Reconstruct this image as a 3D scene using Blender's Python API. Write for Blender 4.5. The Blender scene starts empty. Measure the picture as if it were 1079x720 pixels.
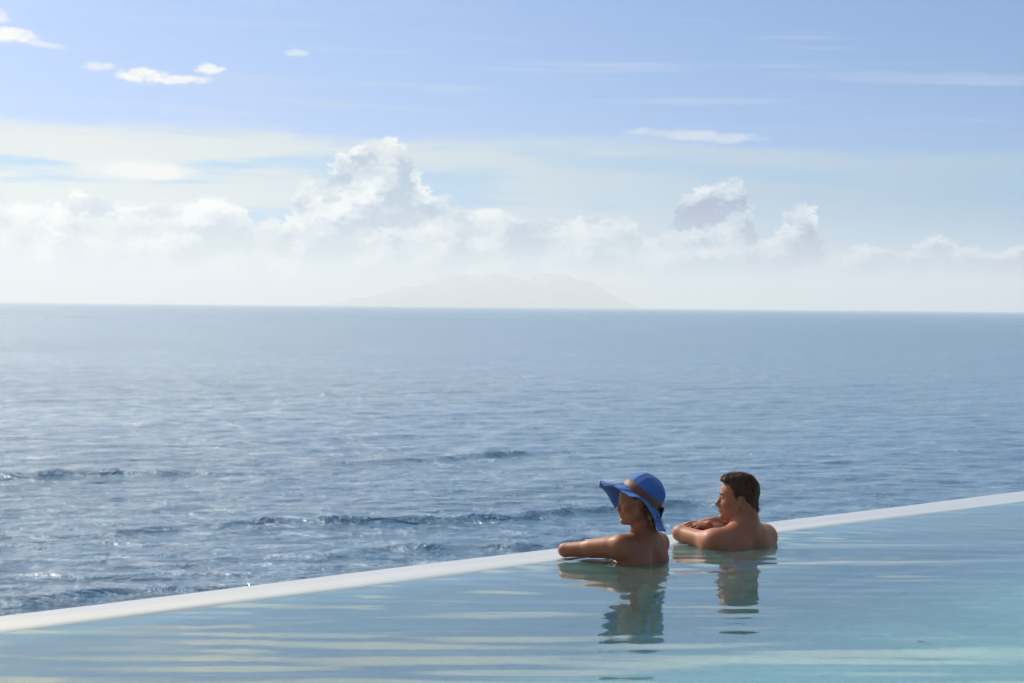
import bpy, math, random
import numpy as np
from mathutils import Matrix, Vector
rng = np.random.default_rng(7)
random.seed(7)
S = bpy.context.scene
COL = S.collection
R = math.radians

# ------------------------------------------------------------------ helpers
def mesh_obj(name, verts, faces, mat=None, parent=None, smooth=True, loc=None):
    me = bpy.data.meshes.new(name)
    v = np.asarray(verts, dtype=np.float32); f = np.asarray(faces, dtype=np.int32)
    n = len(f); k = f.shape[1]
    me.vertices.add(len(v)); me.vertices.foreach_set('co', v.ravel())
    me.loops.add(n * k); me.loops.foreach_set('vertex_index', f.ravel())
    me.polygons.add(n)
    me.polygons.foreach_set('loop_start', np.arange(0, n * k, k, dtype=np.int32))
    me.polygons.foreach_set('use_smooth', np.full(n, smooth, dtype=bool))
    me.update(calc_edges=True); me.validate()
    o = bpy.data.objects.new(name, me)
    if mat: me.materials.append(mat)
    COL.objects.link(o)
    if parent is not None: o.parent = parent
    if loc is not None: o.location = loc
    return o

def tag(o, label=None, cat=None, kind=None, group=None):
    if label: o['label'] = label
    if cat: o['category'] = cat
    if kind: o['kind'] = kind
    if group: o['group'] = group
    return o

def grid_faces(nu, nv, wrap=False):
    i = np.arange(nu - (0 if wrap else 1)); j = np.arange(nv - 1)
    I, J = np.meshgrid(i, j, indexing='ij')
    I2 = (I + 1) % nu
    return np.stack([I * nv + J, I2 * nv + J, I2 * nv + J + 1, I * nv + J + 1], -1).reshape(-1, 4)

class MB:
    """collects boxes / tubes / polygons (quads and tris as quads) into one mesh"""
    def __init__(s): s.v = []; s.f = []; s.n = 0
    def add(s, v, f):
        v = np.asarray(v, float); f = np.asarray(f, int)
        s.v.append(v); s.f.append(f + s.n); s.n += len(v)
    def tube(s, pts, rad, seg=8):
        pts = np.asarray(pts, float); n = len(pts)
        rad = np.full(n, rad) if np.isscalar(rad) else np.asarray(rad)
        T = np.gradient(pts, axis=0); T /= np.linalg.norm(T, axis=1)[:, None] + 1e-12
        ref = np.array([0.3, 0.2, 0.93]); 
        A = np.cross(T, ref); A /= np.linalg.norm(A, axis=1)[:, None] + 1e-9
        B = np.cross(T, A)
        th = np.linspace(0, 2 * np.pi, seg, endpoint=False)
        V = pts[:, None] + rad[:, None, None] * (np.cos(th)[None, :, None] * A[:, None] + np.sin(th)[None, :, None] * B[:, None])
        F = []
        for i in range(n - 1):
            for j in range(seg):
                k = (j + 1) % seg
                F.append((i * seg + j, i * seg + k, (i + 1) * seg + k, (i + 1) * seg + j))
        s.add(V.reshape(-1, 3), F)
    def box(s, lo, hi, M=None):
        x0, y0, z0 = lo; x1, y1, z1 = hi
        v = np.array([(x0,y0,z0),(x1,y0,z0),(x1,y1,z0),(x0,y1,z0),(x0,y0,z1),(x1,y0,z1),(x1,y1,z1),(x0,y1,z1)], float)
        if M is not None: v = v @ M[:3, :3].T + M[:3, 3]
        s.add(v, [(0,3,2,1),(4,5,6,7),(0,1,5,4),(1,2,6,5),(2,3,7,6),(3,0,4,7)])
    def build(s, name, mat, parent=None, smooth=False, loc=None):
        return mesh_obj(name, np.concatenate(s.v), np.concatenate(s.f), mat, parent, smooth, loc)

# ------------------------------------------------------------------ materials
def new_mat(name):
    m = bpy.data.materials.new(name); m.use_nodes = True
    nt = m.node_tree; nt.nodes.clear()
    out = nt.nodes.new('ShaderNodeOutputMaterial')
    return m, nt, out

class G:
    """tiny node-graph builder"""
    def __init__(s, nt): s.nt = nt
    def node(s, t, **kw):
        n = s.nt.nodes.new(t)
        for k, v in kw.items(): setattr(n, k, v)
        return n
    def link(s, a, b): s.nt.links.new(a, b)
    def put(s, sock, v):
        if hasattr(v, 'is_linked') or isinstance(v, bpy.types.NodeSocket): s.link(v, sock)
        else: sock.default_value = v
    def m(s, op, a, b=None, c=None, clamp=False):
        n = s.node('ShaderNodeMath', operation=op, use_clamp=clamp)
        s.put(n.inputs[0], a)
        if b is not None: s.put(n.inputs[1], b)
        if c is not None: s.put(n.inputs[2], c)
        return n.outputs[0]
    def add(s, a, b): return s.m('ADD', a, b)
    def sub(s, a, b): return s.m('SUBTRACT', a, b)
    def mul(s, a, b): return s.m('MULTIPLY', a, b)
    def div(s, a, b): return s.m('DIVIDE', a, b)
    def mx(s, a, b): return s.m('MAXIMUM', a, b)
    def sat(s, a): return s.m('ADD', a, 0.0, clamp=True)
    def inv(s, a): return s.m('SUBTRACT', 1.0, a, clamp=True)
    def ss(s, lo, hi, x):
        n = s.node('ShaderNodeMapRange', interpolation_type='SMOOTHSTEP')
        s.put(n.inputs['Value'], x); s.put(n.inputs['From Min'], lo); s.put(n.inputs['From Max'], hi)
        return n.outputs[0]
    def lin(s, x, a, b, c, d):
        n = s.node('ShaderNodeMapRange')
        for i, q in zip(range(5), (x, a, b, c, d)): s.put(n.inputs[i], q)
        return n.outputs[0]
    def xyz(s, x, y, z):
        n = s.node('ShaderNodeCombineXYZ')
        s.put(n.inputs[0], x); s.put(n.inputs[1], y); s.put(n.inputs[2], z)
        return n.outputs[0]
    def sep(s, v):
        n = s.node('ShaderNodeSeparateXYZ'); s.put(n.inputs[0], v); return n.outputs
    def noise(s, vec, scale=1, detail=4, rough=.5, dist=0, dims='3D'):
        n = s.node('ShaderNodeTexNoise', noise_dimensions=dims)
        if vec is not None: s.put(n.inputs['Vector'], vec)
        n.inputs['Scale'].default_value = scale; n.inputs['Detail'].default_value = detail
        n.inputs['Roughness'].default_value = rough
        if dist: n.inputs['Distortion'].default_value = dist
        return n.outputs['Fac']
    def voro(s, vec, scale=1, detail=0, rough=.5, smooth=.6, feature='F1', dims='2D'):
        n = s.node('ShaderNodeTexVoronoi', feature=feature, voronoi_dimensions=dims)
        s.put(n.inputs['Vector'], vec); n.inputs['Scale'].default_value = scale
        n.inputs['Detail'].default_value = detail; n.inputs['Roughness'].default_value = rough
        if 'Smoothness' in n.inputs and feature == 'SMOOTH_F1': n.inputs['Smoothness'].default_value = smooth
        return n.outputs['Distance']
    def mix(s, f, a, b):
        n = s.node('ShaderNodeMix', data_type='RGBA'); 
        s.put(n.inputs[0], f)
        for k, q in ((6, a), (7, b)):
            if isinstance(q, tuple): n.inputs[k].default_value = (*q, 1) if len(q) == 3 else q
            else: s.link(q, n.inputs[k])
        return n.outputs[2]
    def mulc(s, a, b):
        n = s.node('ShaderNodeMix', data_type='RGBA', blend_type='MULTIPLY'); n.inputs[0].default_value = 1
        for k, q in ((6, a), (7, b)):
            if isinstance(q, tuple): n.inputs[k].default_value = (*q, 1)
            else: s.link(q, n.inputs[k])
        return n.outputs[2]
    def scalev(s, v, k):
        n = s.node('ShaderNodeVectorMath', operation='SCALE'); s.put(n.inputs[0], v); s.put(n.inputs['Scale'], k)
        return n.outputs[0]
    def bump(s, h, strength=1, dist=.01, normal=None):
        n = s.node('ShaderNodeBump'); s.put(n.inputs['Height'], h)
        n.inputs['Strength'].default_value = strength; n.inputs['Distance'].default_value = dist
        if normal is not None: s.link(normal, n.inputs['Normal'])
        return n.outputs[0]
    def curve(s, x, pts, lo, hi):
        """piecewise curve of x (range lo..hi) -> value 0..1"""
        n = s.node('ShaderNodeFloatCurve')
        c = n.mapping.curves[0]
        P = [((p - lo) / (hi - lo), q) for p, q in pts]
        c.points[0].location = P[0]; c.points[1].location = P[-1]
        for p in P[1:-1]: c.points.new(*p)
        for p in c.points: p.handle_type = 'AUTO'
        n.mapping.update()
        s.put(n.inputs['Value'], s.lin(x, lo, hi, 0, 1))
        return n.outputs[0]

def principled(name, color, rough=.5, spec=.5, extra=None):
    m, nt, out = new_mat(name); g = G(nt)
    b = g.node('ShaderNodeBsdfPrincipled')
    g.link(b.outputs[0], out.inputs[0])
    if isinstance(color, tuple): b.inputs['Base Color'].default_value = (*color, 1)
    b.inputs['Roughness'].default_value = rough
    b.inputs['Specular IOR Level'].default_value = spec
    if extra: extra(g, b)
    return m

# ------------------------------------------------------------------ camera geometry
H = 1.2                 # camera height above the pool water
SEA = -7.0              # sea level
FPX = 2100.0            # focal length in photo pixels
cam_d = bpy.data.cameras.new('camera'); cam = bpy.data.objects.new('camera', cam_d)
COL.objects.link(cam); S.camera = cam
cam_d.lens = FPX / 1079 * 36; cam_d.sensor_width = 36
cam_d.clip_start = .1; cam_d.clip_end = 120000
pitch = math.atan((360 - 323) / FPX); roll = math.atan(10 / 1079)
cam.location = (0, 0, H)
cam.matrix_world = (Matrix.Translation((0, 0, H)) @ Matrix.Rotation(R(90) - pitch, 4, 'X') @ Matrix.Rotation(roll, 4, 'Z'))
cam_d.dof.use_dof = True; cam_d.dof.focus_distance = 9.6; cam_d.dof.aperture_fstop = 8.0

# ------------------------------------------------------------------ world
SUN_EL, SUN_AZ = R(37), R(-44)     # azimuth from +Y towards +X
STR = .1
EXPO = 1.22
HAZE = 1.0e-4         # density of the sea air
def build_world():
    w = bpy.data.worlds.new('World'); S.world = w; w.use_nodes = True
    nt = w.node_tree; nt.nodes.clear(); g = G(nt)
    out = g.node('ShaderNodeOutputWorld'); bg = g.node('ShaderNodeBackground')
    bg.inputs[1].default_value = STR
    g.link(bg.outputs[0], out.inputs[0])
    d = g.node('ShaderNodeTexCoord').outputs['Generated']
    x, y, z = g.sep(d)
    u = g.mul(g.m('ARCTAN2', x, y), 2100.0)
    v = g.mul(g.m('ARCSINE', z), 2100.0)
    # clear sky, looked up a little higher so that it is as blue as over the tropics
    zz = g.add(g.mul(g.mx(z, 0.0), 1.0), .22)
    sky = g.node('ShaderNodeTexSky', sky_type='NISHITA'); sky.sun_disc = False
    sky.sun_elevation = SUN_EL; sky.sun_rotation = SUN_AZ
    sky.air_density = 1.0; sky.dust_density = .3; sky.ozone_density = 2.5; sky.altitude = 0
    nrm = g.node('ShaderNodeVectorMath', operation='NORMALIZE'); g.link(g.xyz(x, y, zz), nrm.inputs[0])
    g.link(nrm.outputs[0], sky.inputs[0])
    base = g.mulc(sky.outputs[0], SKY_TINT)
    K = 1 / STR / 2 ** EXPO
    def c(r_, g_, b_):  # sRGB 0..255 -> radiance
        f = lambda q: ((q / 255 + .055) / 1.055) ** 2.4 if q > 10 else q / 255 / 12.92
        return (f(r_) * K, f(g_) * K, f(b_) * K)
    lr = g.ss(-620.0, 640.0, u)      # left (towards the sun) -> right
    # ---- high veil
    st = g.noise(g.xyz(g.div(u, 260.0), g.div(v, 26.0), 0), 1, 4, .55, dims='2D')
    st2 = g.noise(g.xyz(g.add(g.div(u, 120.0), 31.7), g.div(v, 12.0), 0), 1, 3, .6, dims='2D')
    edge = g.sub(g.sub(v, g.lin(u, -540.0, 540.0, 188.0, 166.0)), g.add(g.mul(g.sub(st, .5), 46.0), g.mul(g.sub(st2, .5), 14.0)))
    veil = g.ss(9.0, -14.0, edge)
    vcol = g.mix(lr, c(234, 236, 227), c(174, 197, 214))
    win = g.ss(.47, .66, st)         # pale blue windows between the veils
    wfade = g.mul(g.ss(50.0, 100.0, v), g.lin(lr, 0.0, 1.0, 1.0, .4))
    wcol = g.mix(lr, c(186, 216, 238), c(160, 192, 220))
    vcol = g.mix(g.mul(win, wfade), vcol, wcol)
    low = g.ss(110.0, 0.0, v)
    vcol = g.mix(g.mul(low, .75), vcol, g.mix(lr, c(240, 238, 228), c(192, 206, 215)))
    base = g.mulc(base, g.mix(lr, (1.0, 1.0, .98), (.50, .76, .90)))
    col = g.mix(g.mul(veil, .93), base, vcol)
    # ---- thin streaks above the veil
    s3 = g.noise(g.xyz(g.add(g.div(u, 330.0), 11.3), g.div(g.add(v, g.mul(u, .03)), 11.0), 0), 1, 2, .5, dims='2D')
    stre = g.mul(g.ss(.56, .80, s3), g.mul(g.ss(150.0, 200.0, v), g.ss(330.0, 260.0, v)))
    col = g.mix(g.mul(stre, .3), col, c(205, 215, 235))
    nf = g.noise(g.xyz(g.div(u, 17.0), g.div(v, 7.0), 0), 1, 5, .66, dims='2D')
    nc = g.noise(g.xyz(g.add(g.div(u, 50.0), 9.0), g.div(v, 20.0), 0), 1, 3, .55, dims='2D')
    def lens(u0, v0, su, sv, amp, colr, col, nz=.5, sc=16.0, seed=0.0, tilt=0.0):
        a = g.div(g.sub(u, u0), su); b = g.div(g.sub(g.sub(v, v0), g.mul(g.sub(u, u0), tilt)), sv)
        n = nf if sc < 25 else nc
        dd = g.add(g.add(g.mul(a, a), g.mul(b, b)), g.mul(g.sub(n, .5), nz * 4))
        return g.mix(g.mul(g.ss(1.15, .0, dd), amp), col, colr)
    # ---- cumulus bank
    prof = [(-900, 90), (-700, 118), (-540, 108), (-480, 104), (-440, 112), (-390, 106), (-355, 110), (-310, 113), (-280, 104), (-262, 72),
            (-240, 90), (-226, 128), (-215, 138), (-205, 122), (-192, 152), (-165, 166), (-140, 181), (-112, 170), (-97, 138), (-80, 118),
            (-55, 106), (-20, 100), (20, 96), (60, 100), (100, 103), (130, 92), (160, 72), (172, 118), (190, 128), (205, 134), (228, 139),
            (246, 126), (258, 80), (272, 78), (286, 112), (308, 116), (318, 78), (340, 66), (365, 68), (400, 64), (422, 76), (440, 84),
            (456, 74), (466, 66), (500, 62), (528, 64), (545, 60), (620, 70), (720, 90), (900, 60)]
    wp = g.xyz(g.div(u, 46.0), g.div(v, 30.0), 0)
    wn = g.node('ShaderNodeTexNoise', noise_dimensions='2D'); g.link(wp, wn.inputs['Vector']); wn.inputs['Detail'].default_value = 2
    wr, wg_, wb = g.sep(wn.outputs['Color'])
    uw = g.add(u, g.mul(g.sub(wr, .5), 26.0)); vw = g.add(v, g.mul(g.sub(wg_, .5), 20.0))
    def puff(uu, vv):
        a = g.voro(g.xyz(g.div(uu, 30.0), g.div(vv, 20.0), 0), 1, 2, .5)
        b = g.noise(g.xyz(g.div(uu, 15.0), g.div(vv, 10.0), 0), 1, 3, .6, dims='2D')
        return g.add(g.mul(g.sub(.60, a), .8), g.mul(g.sub(b, .5), 1.1))
    def soft(uu, vv):
        return g.noise(g.xyz(g.div(uu, 62.0), g.div(vv, 36.0), 0), 1, 3, .5, dims='2D')
    P = puff(uw, vw); S0 = soft(uw, vw); S1 = soft(g.sub(uw, 14.0), g.add(vw, 11.0))
    relief = g.add(g.mul(g.sub(S0, S1), 3.2), g.mul(P, .16))
    def layer(col, dv, amp, litc, shc, op, slope=26.0, du=0.0, scale=1.0, lift=.3):
        hgt = g.mul(g.curve(g.add(uw, du), [(p, q * scale / 200) for p, q in prof], -900, 900), 200.0)
        dens = g.add(g.sub(g.sub(hgt, dv), v), g.add(g.mul(P, amp), g.mul(g.sub(S0, .5), amp * 2.2)))
        m_ = g.ss(0.0, 6.0, dens)
        rim = g.ss(slope, 1.0, dens)
        lit = g.sat(g.add(g.add(g.mul(relief, .85), g.mul(rim, .5)), g.lin(lr, 0.0, 1.0, lift + .12, lift - .12)))
        cc = g.mix(lit, shc, litc)
        body = g.lin(g.ss(0.0, 70.0, dens), 0, 1, 1.0, .85)      # the lower part dissolves in the haze
        fade = g.mul(g.mul(g.ss(0.0, 75.0, v), op), body)
        return g.mix(g.mul(m_, fade), col, cc)
    litc = g.mix(lr, c(255, 254, 246), c(228, 233, 236)); shc = g.mix(lr, c(205, 215, 221), c(132, 162, 190))
    col = layer(col, 0.0, 11.0, litc, shc, .95)
    col = layer(col, 36.0, 18.0, litc, shc, .70, 16.0, 37.0, .95)
    col = layer(col, 62.0, 18.0, litc, shc, .55, 14.0, -61.0)
    # ---- the small clouds up in the blue
    white = c(255, 253, 248)
    W = white
    col = lens(-524.0, 270.0, 32.0, 8.5, 1.0, W, col, .60, 14.0, 1.0)
    col = lens(-531.0, 288.0, 13.0, 8.0, .6, W, col, .5, 12.0, 2.0)
    col = lens(-490.0, 263.0, 26.0, 4.0, .45, W, col, .5, 18.0, 5.0, -.15)
    col = lens(-432.0, 242.0, 20.0, 5.0, .55, W, col, .6, 12.0, 3.0)
    col = lens(-386.0, 234.0, 32.0, 9.0, 1.0, W, col, .75, 16.0, 4.0)
    col = lens(-346.0, 231.0, 36.0, 5.0, .85, W, col, .7, 16.0, 9.0)
    col = lens(-320.0, 243.0, 18.0, 6.0, .85, W, col, .75, 12.0, 6.0)
    col = lens(-228.0, 261.0, 14.0, 4.5, .45, W, col, .6, 12.0, 7.0)
    col = lens(-392.0, 138.0, 70.0, 12.0, .95, c(244, 243, 237), col, .35, 40.0, 8.0)
    col = lens(205.0, 179.0, 75.0, 7.0, .6, c(226, 233, 236), col, .9, 30.0, 10.0, -.06)
    col = lens(180.0, 216.0, 120.0, 4.0, .3, c(200, 212, 238), col, .3, 60.0, 11.0)
    col = lens(430.0, 238.0, 170.0, 8.0, .35, c(180, 196, 228), col, .3, 60.0, 12.0, -.03)
    col = lens(-70.0, 226.0, 50.0, 6.0, .3, c(190, 205, 238), col, .5, 40.0, 13.0)
    # ---- higher up, outside the photograph: scattered fair-weather cloud, brighter and warmer towards the sun
    inv = g.div(1.0, g.add(g.mx(z, 0.0), .16))
    pl = g.xyz(g.mul(x, inv), g.mul(y, inv), .7)
    hi = g.noise(pl, 1.6, 4, .55, dims='2D')
    hz = g.mul(g.mul(g.ss(.18, .54, hi), g.ss(325.0, 430.0, v)), g.ss(-.25, .45, g.sub(y, g.mul(x, .35))))
    warm = g.ss(200.0, -900.0, u)
    col = g.mix(g.mul(hz, .9), col, g.mulc(g.mix(warm, c(228, 240, 247), c(255, 252, 240)), (1.35, 1.35, 1.35)))
    # bright cream bank above the left of the frame (mirrored in the pool)
    bank = g.noise(g.xyz(g.div(u, 120.0), g.div(v, 55.0), 0), 1, 3, .55, dims='2D')
    bk = g.mul(g.mul(g.ss(.46, .60, bank), g.ss(300.0, 420.0, v)), g.mul(g.ss(900.0, 600.0, v), g.ss(60.0, -330.0, u)))
    col = g.mix(g.mul(bk, .75), col, g.mulc(c(255, 250, 230), (1.5, 1.5, 1.45)))
    # glow of thin cloud round the sun, high on the left
    dp = g.node('ShaderNodeVectorMath', operation='DOT_PRODUCT'); g.link(d, dp.inputs[0])
    dp.inputs[1].default_value = (math.sin(SUN_AZ) * math.cos(SUN_EL), math.cos(SUN_AZ) * math.cos(SUN_EL), math.sin(SUN_EL))
    au = g.m('POWER', g.sat(g.ss(.72, 1.0, dp.outputs['Value'])), 1.6)
    add = g.node('ShaderNodeMix', data_type='RGBA', blend_type='ADD'); g.link(au, add.inputs[0]); g.link(col, add.inputs[6])
    add.inputs[7].default_value = (1.5 * K, 1.32 * K, 1.02 * K, 1); col = add.outputs[2]
    # the low sky keeps its contrast through the sea air
    gain = g.m('MINIMUM', g.m('EXPONENT', g.div(HAZE * 440 * 2100, g.mx(v, 1.0))), 1.8)
    gain = g.add(1.0, g.mul(g.mul(g.sub(gain, 1.0), g.ss(215.0, 110.0, v)), veil))
    J = c(228, 229, 224)
    vm = g.node('ShaderNodeVectorMath', operation='SUBTRACT'); g.link(col, vm.inputs[0]); vm.inputs[1].default_value = J
    vs = g.scalev(vm.outputs[0], gain)
    va = g.node('ShaderNodeVectorMath', operation='ADD'); g.link(vs, va.inputs[0]); va.inputs[1].default_value = J
    vx = g.node('ShaderNodeVectorMath', operation='MAXIMUM'); g.link(va.outputs[0], vx.inputs[0]); vx.inputs[1].default_value = (0.5, .5, .5)
    col = vx.outputs[0]
    # below the horizon: sea haze
    col = g.mix(g.ss(0.0, -40.0, v), col, c(150, 172, 190))
    g.link(col, bg.inputs[0])
    w.cycles.sampling_method = 'MANUAL'; w.cycles.sample_map_resolution = 512
SKY_TINT = (.58, .57, .62)
build_world()

sd = bpy.data.lights.new('sun', 'SUN'); so = bpy.data.objects.new('sun', sd); COL.objects.link(so)
sd.energy = 2.2; sd.angle = R(3.5); sd.color = (1, .93, .82)
sv = Vector((math.sin(SUN_AZ) * math.cos(SUN_EL), math.cos(SUN_AZ) * math.cos(SUN_EL), math.sin(SUN_EL)))
so.rotation_euler = sv.to_track_quat('Z', 'Y').to_euler()
so.location = (-20, 10, 30)

# ------------------------------------------------------------------ pool frame
P0 = np.array([-1.845, 7.18]); T_ = np.array([.687, .7267]); N_ = np.array([-.7267, .687])
def uv(u, v, z):
    u, v, z = np.broadcast_arrays(np.asarray(u, float), np.asarray(v, float), np.asarray(z, float))
    return np.stack([P0[0] + u * T_[0] + v * N_[0], P0[1] + u * T_[1] + v * N_[1], z], -1)
U0, U1, V0 = -8.0, 15.0, -5.6

# ------------------------------------------------------------------ sea
def sea_mat():
    m, nt, out = new_mat('sea_water'); g = G(nt)
    b = g.node('ShaderNodeBsdfPrincipled')
    geo = g.node('ShaderNodeNewGeometry').outputs['Position']
    X, Y, Z = g.sep(geo)
    # wind-driven ripples: crests roughly across the view
    a = R(25)
    xr = g.add(g.mul(X, math.cos(a)), g.mul(Y, math.sin(a))); yr = g.sub(g.mul(Y, math.cos(a)), g.mul(X, math.sin(a)))
    q = g.xyz(g.mul(xr, .55), yr, 0.0)
    n1 = g.noise(g.xyz(g.mul(xr, .5), yr, 0), .09, 9, .56, .25, dims='2D')
    a2 = R(-14)
    xq = g.add(g.mul(X, math.cos(a2)), g.mul(Y, math.sin(a2))); yq = g.sub(g.mul(Y, math.cos(a2)), g.mul(X, math.sin(a2)))
    n2 = g.noise(g.xyz(g.add(g.mul(xq, .5), 40.0), yq, 0), .8, 6, .62, .3, dims='2D')
    gust = g.noise(g.xyz(g.mul(X, .35), Y, 0.0), .012, 3, .55, dims='2D')
    gst = g.lin(gust, .3, .7, .7, 1.25)
    h = g.add(g.mul(n1, 1.60), g.mul(n2, 1.15))
    b.inputs['Base Color'].default_value = (.066, .170, .290, 1)
    bn = g.bump(g.mul(h, gst), 1.0, .75)
    g.link(bn, b.inputs['Normal'])
    dist = g.m('SQRT', g.add(g.mul(X, X), g.mul(Y, Y)))
    g.link(g.lin(g.m('LOGARITHM', dist, 10.0), 1.8, 3.3, .13, .30), b.inputs['Roughness'])
    b.inputs['IOR'].default_value = 1.33
    g.link(b.outputs[0], out.inputs[0])
    return m

def build_sea():
    hc = H - SEA
    pxs = np.concatenate([np.arange(560, 1.2, -.55)[::-1][::-1], [1.0, .8, .6]])
    Rr = hc * FPX / pxs                       # ~31 m .. 28 km
    Rr = np.concatenate([[0.01, 8, 14, 20, 26], Rr, [30000]])
    half = 20.0
    dense = np.radians(np.linspace(-half, half, 1350))
    rest = np.radians(np.linspace(half, 360 - half, 150)[1:-1])
    az = np.concatenate([dense, rest])
    A, D = np.meshgrid(az, Rr, indexing='ij')
    X = D * np.sin(A); Y = D * np.cos(A)
    dR = np.gradient(Rr)[None, :] * np.ones_like(A)
    dA = np.where(np.abs(A) <= R(half) + 1e-6, 2 * R(half) / 1350, R(2.3)) * D
    Zs = np.zeros_like(X)
    for k in range(80):
        lam = 0.5 * (7 / 0.5) ** rng.random()
        th = rng.normal(R(28), R(32))         # travel direction measured from -Y
        kx, ky = np.sin(th) * 2 * np.pi / lam, -np.cos(th) * 2 * np.pi / lam
        slope = .0135 * (lam / 1.5) ** -.35
        amp = slope * lam / (2 * np.pi)
        cy = np.abs(np.cos(th - A * 0))
        samp = np.maximum(dR * np.maximum(cy, .3), dA)
        fade = np.clip((lam / samp - 2.2) / 3.0, 0, 1)
        ph = kx * X + ky * Y + rng.random() * 6.28
        s_ = np.sin(ph)
        Zs += amp * fade * (s_ + .25 * (s_ * s_ - .5) * 1.0)
    # low shoaling swells, crests 33 degrees off the X axis, a few tens of metres apart
    cr = np.array([math.cos(R(33)), math.sin(R(33))]); nn = np.array([-math.sin(R(33)), math.cos(R(33))])
    al = X * cr[0] + Y * cr[1]; ac = X * nn[0] + Y * nn[1]
    wob = 1.2 * np.sin(al / 13.0 + 1) + .6 * np.sin(al / 5.1 + 2.2) + .35 * np.sin(al / 2.3) + .2 * np.sin(al / .9 + 2)
    for c0, amp, wd, seed, lo, hi in SWELLS:
        t = ac - c0 - wob * (1 + .2 * math.sin(seed)); wd = wd * .75
        prof = np.where(t < 0, np.exp(-(t / wd) ** 2), np.exp(-(t / (wd * 2.6)) ** 2))
        mod = .80 + .22 * np.sin(al / 7.0 + seed) + .16 * np.sin(al / 2.9 + seed * 2.1) + .08 * np.sin(al / 1.1 + seed)
        mod = np.clip(mod, .15, 1.0) * .8 * np.clip((al - lo) / 8, 0, 1) * np.clip((hi - al) / 8, 0, 1)
        Zs += amp * prof * mod * (1 + .14 * np.sin(al / .33 + ac * 2 + seed) + .12 * np.sin(al / .71 - ac * 3))
    # keep it calm right under the pool
    Zs *= np.clip((D - 10) / 20, 0, 1)
    V = np.stack([X, Y, SEA + Zs], -1).reshape(-1, 3)
    o = mesh_obj('sea', V, grid_faces(len(az), len(Rr), wrap=True)[:, ::-1], sea_mat())
    tag(o, 'rippled blue grey sea stretching from below the pool to the horizon', kind='structure')
    return o
#  (distance of crest, height, half width, seed, from, to along the crest)
SWELLS = [(66.4, .38, .50, 1.0, -6, 58), (90.0, .34, .60, 4.1, -10, 44), (92.0, .34, .60, 5.3, 44, 66), (57.5, .24, .40, 3.3, 26, 80),
          (52.3, .22, .42, 2.6, -10, 30), (108.0, .12, .6, .3, -60, 90), (128.0, .12, .7, 2.3, -60, 120), (160.0, .12, .8, 6.3, -90, 160)]

# ------------------------------------------------------------------ island on the horizon
def build_island():
    D0 = 24000.0
    k = D0 / FPX
    nx, ny = 180, 50
    xs = np.linspace(-205, 140, nx); ys = np.linspace(0, 1, ny)
    prof = np.interp(xs, [-205, -196, -180, -150, -110, -80, -40, 0, 30, 70, 95, 118, 132, 140], [0, 3, 7, 12, 25, 33, 34, 36, 35, 33, 24, 12, 5, 0])
    Xg, Yg = np.meshgrid(xs, ys, indexing='ij')
    ridge = prof[:, None] * np.sin(np.pi * np.clip(Yg, 0, 1)) ** .8
    wob = sum(np.sin(Xg / w_ + Yg * q_ + s_) * a_ for w_, q_, s_, a_ in [(9, 5, 1, 1.2), (4.1, 9, 2, .7), (2.2, 14, 0, .4), (17, 3, 3, 1.5)])
    Zg = ridge + wob * (ridge / 36) * 1.9
    V = np.stack([Xg * k, D0 + Yg * 3000 - 300, SEA - 6 + Zg * k], -1).reshape(-1, 3)
    def ex(g, b):
        n = g.noise(g.node('ShaderNodeNewGeometry').outputs['Position'], .004, 5, .6)
        g.link(g.mix(g.ss(.35, .65, n), (.05, .09, .06), (.16, .18, .14)), b.inputs['Base Color'])
    o = mesh_obj('hills', V, grid_faces(nx, ny), principled('island_green', (.06, .09, .04), .9, .2, ex))
    tag(o, 'long low island mountain fading in haze on the horizon', kind='structure')
    o2v = V.copy(); 
    return o

# ------------------------------------------------------------------ haze
def build_haze():
    b = MB(); b.box((-31000, -31000, SEA - 1.5), (31000, 31000, 440))
    m, nt, out = new_mat('haze_air'); g = G(nt)
    pv = g.node('ShaderNodeVolumePrincipled')
    pv.inputs['Color'].default_value = (.76, .785, .79, 1); pv.inputs['Density'].default_value = HAZE
    pv.inputs['Anisotropy'].default_value = .25
    g.link(pv.outputs[0], out.inputs['Volume'])
    o = b.build('haze', m); tag(o, kind='stuff')
    return o

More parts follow.
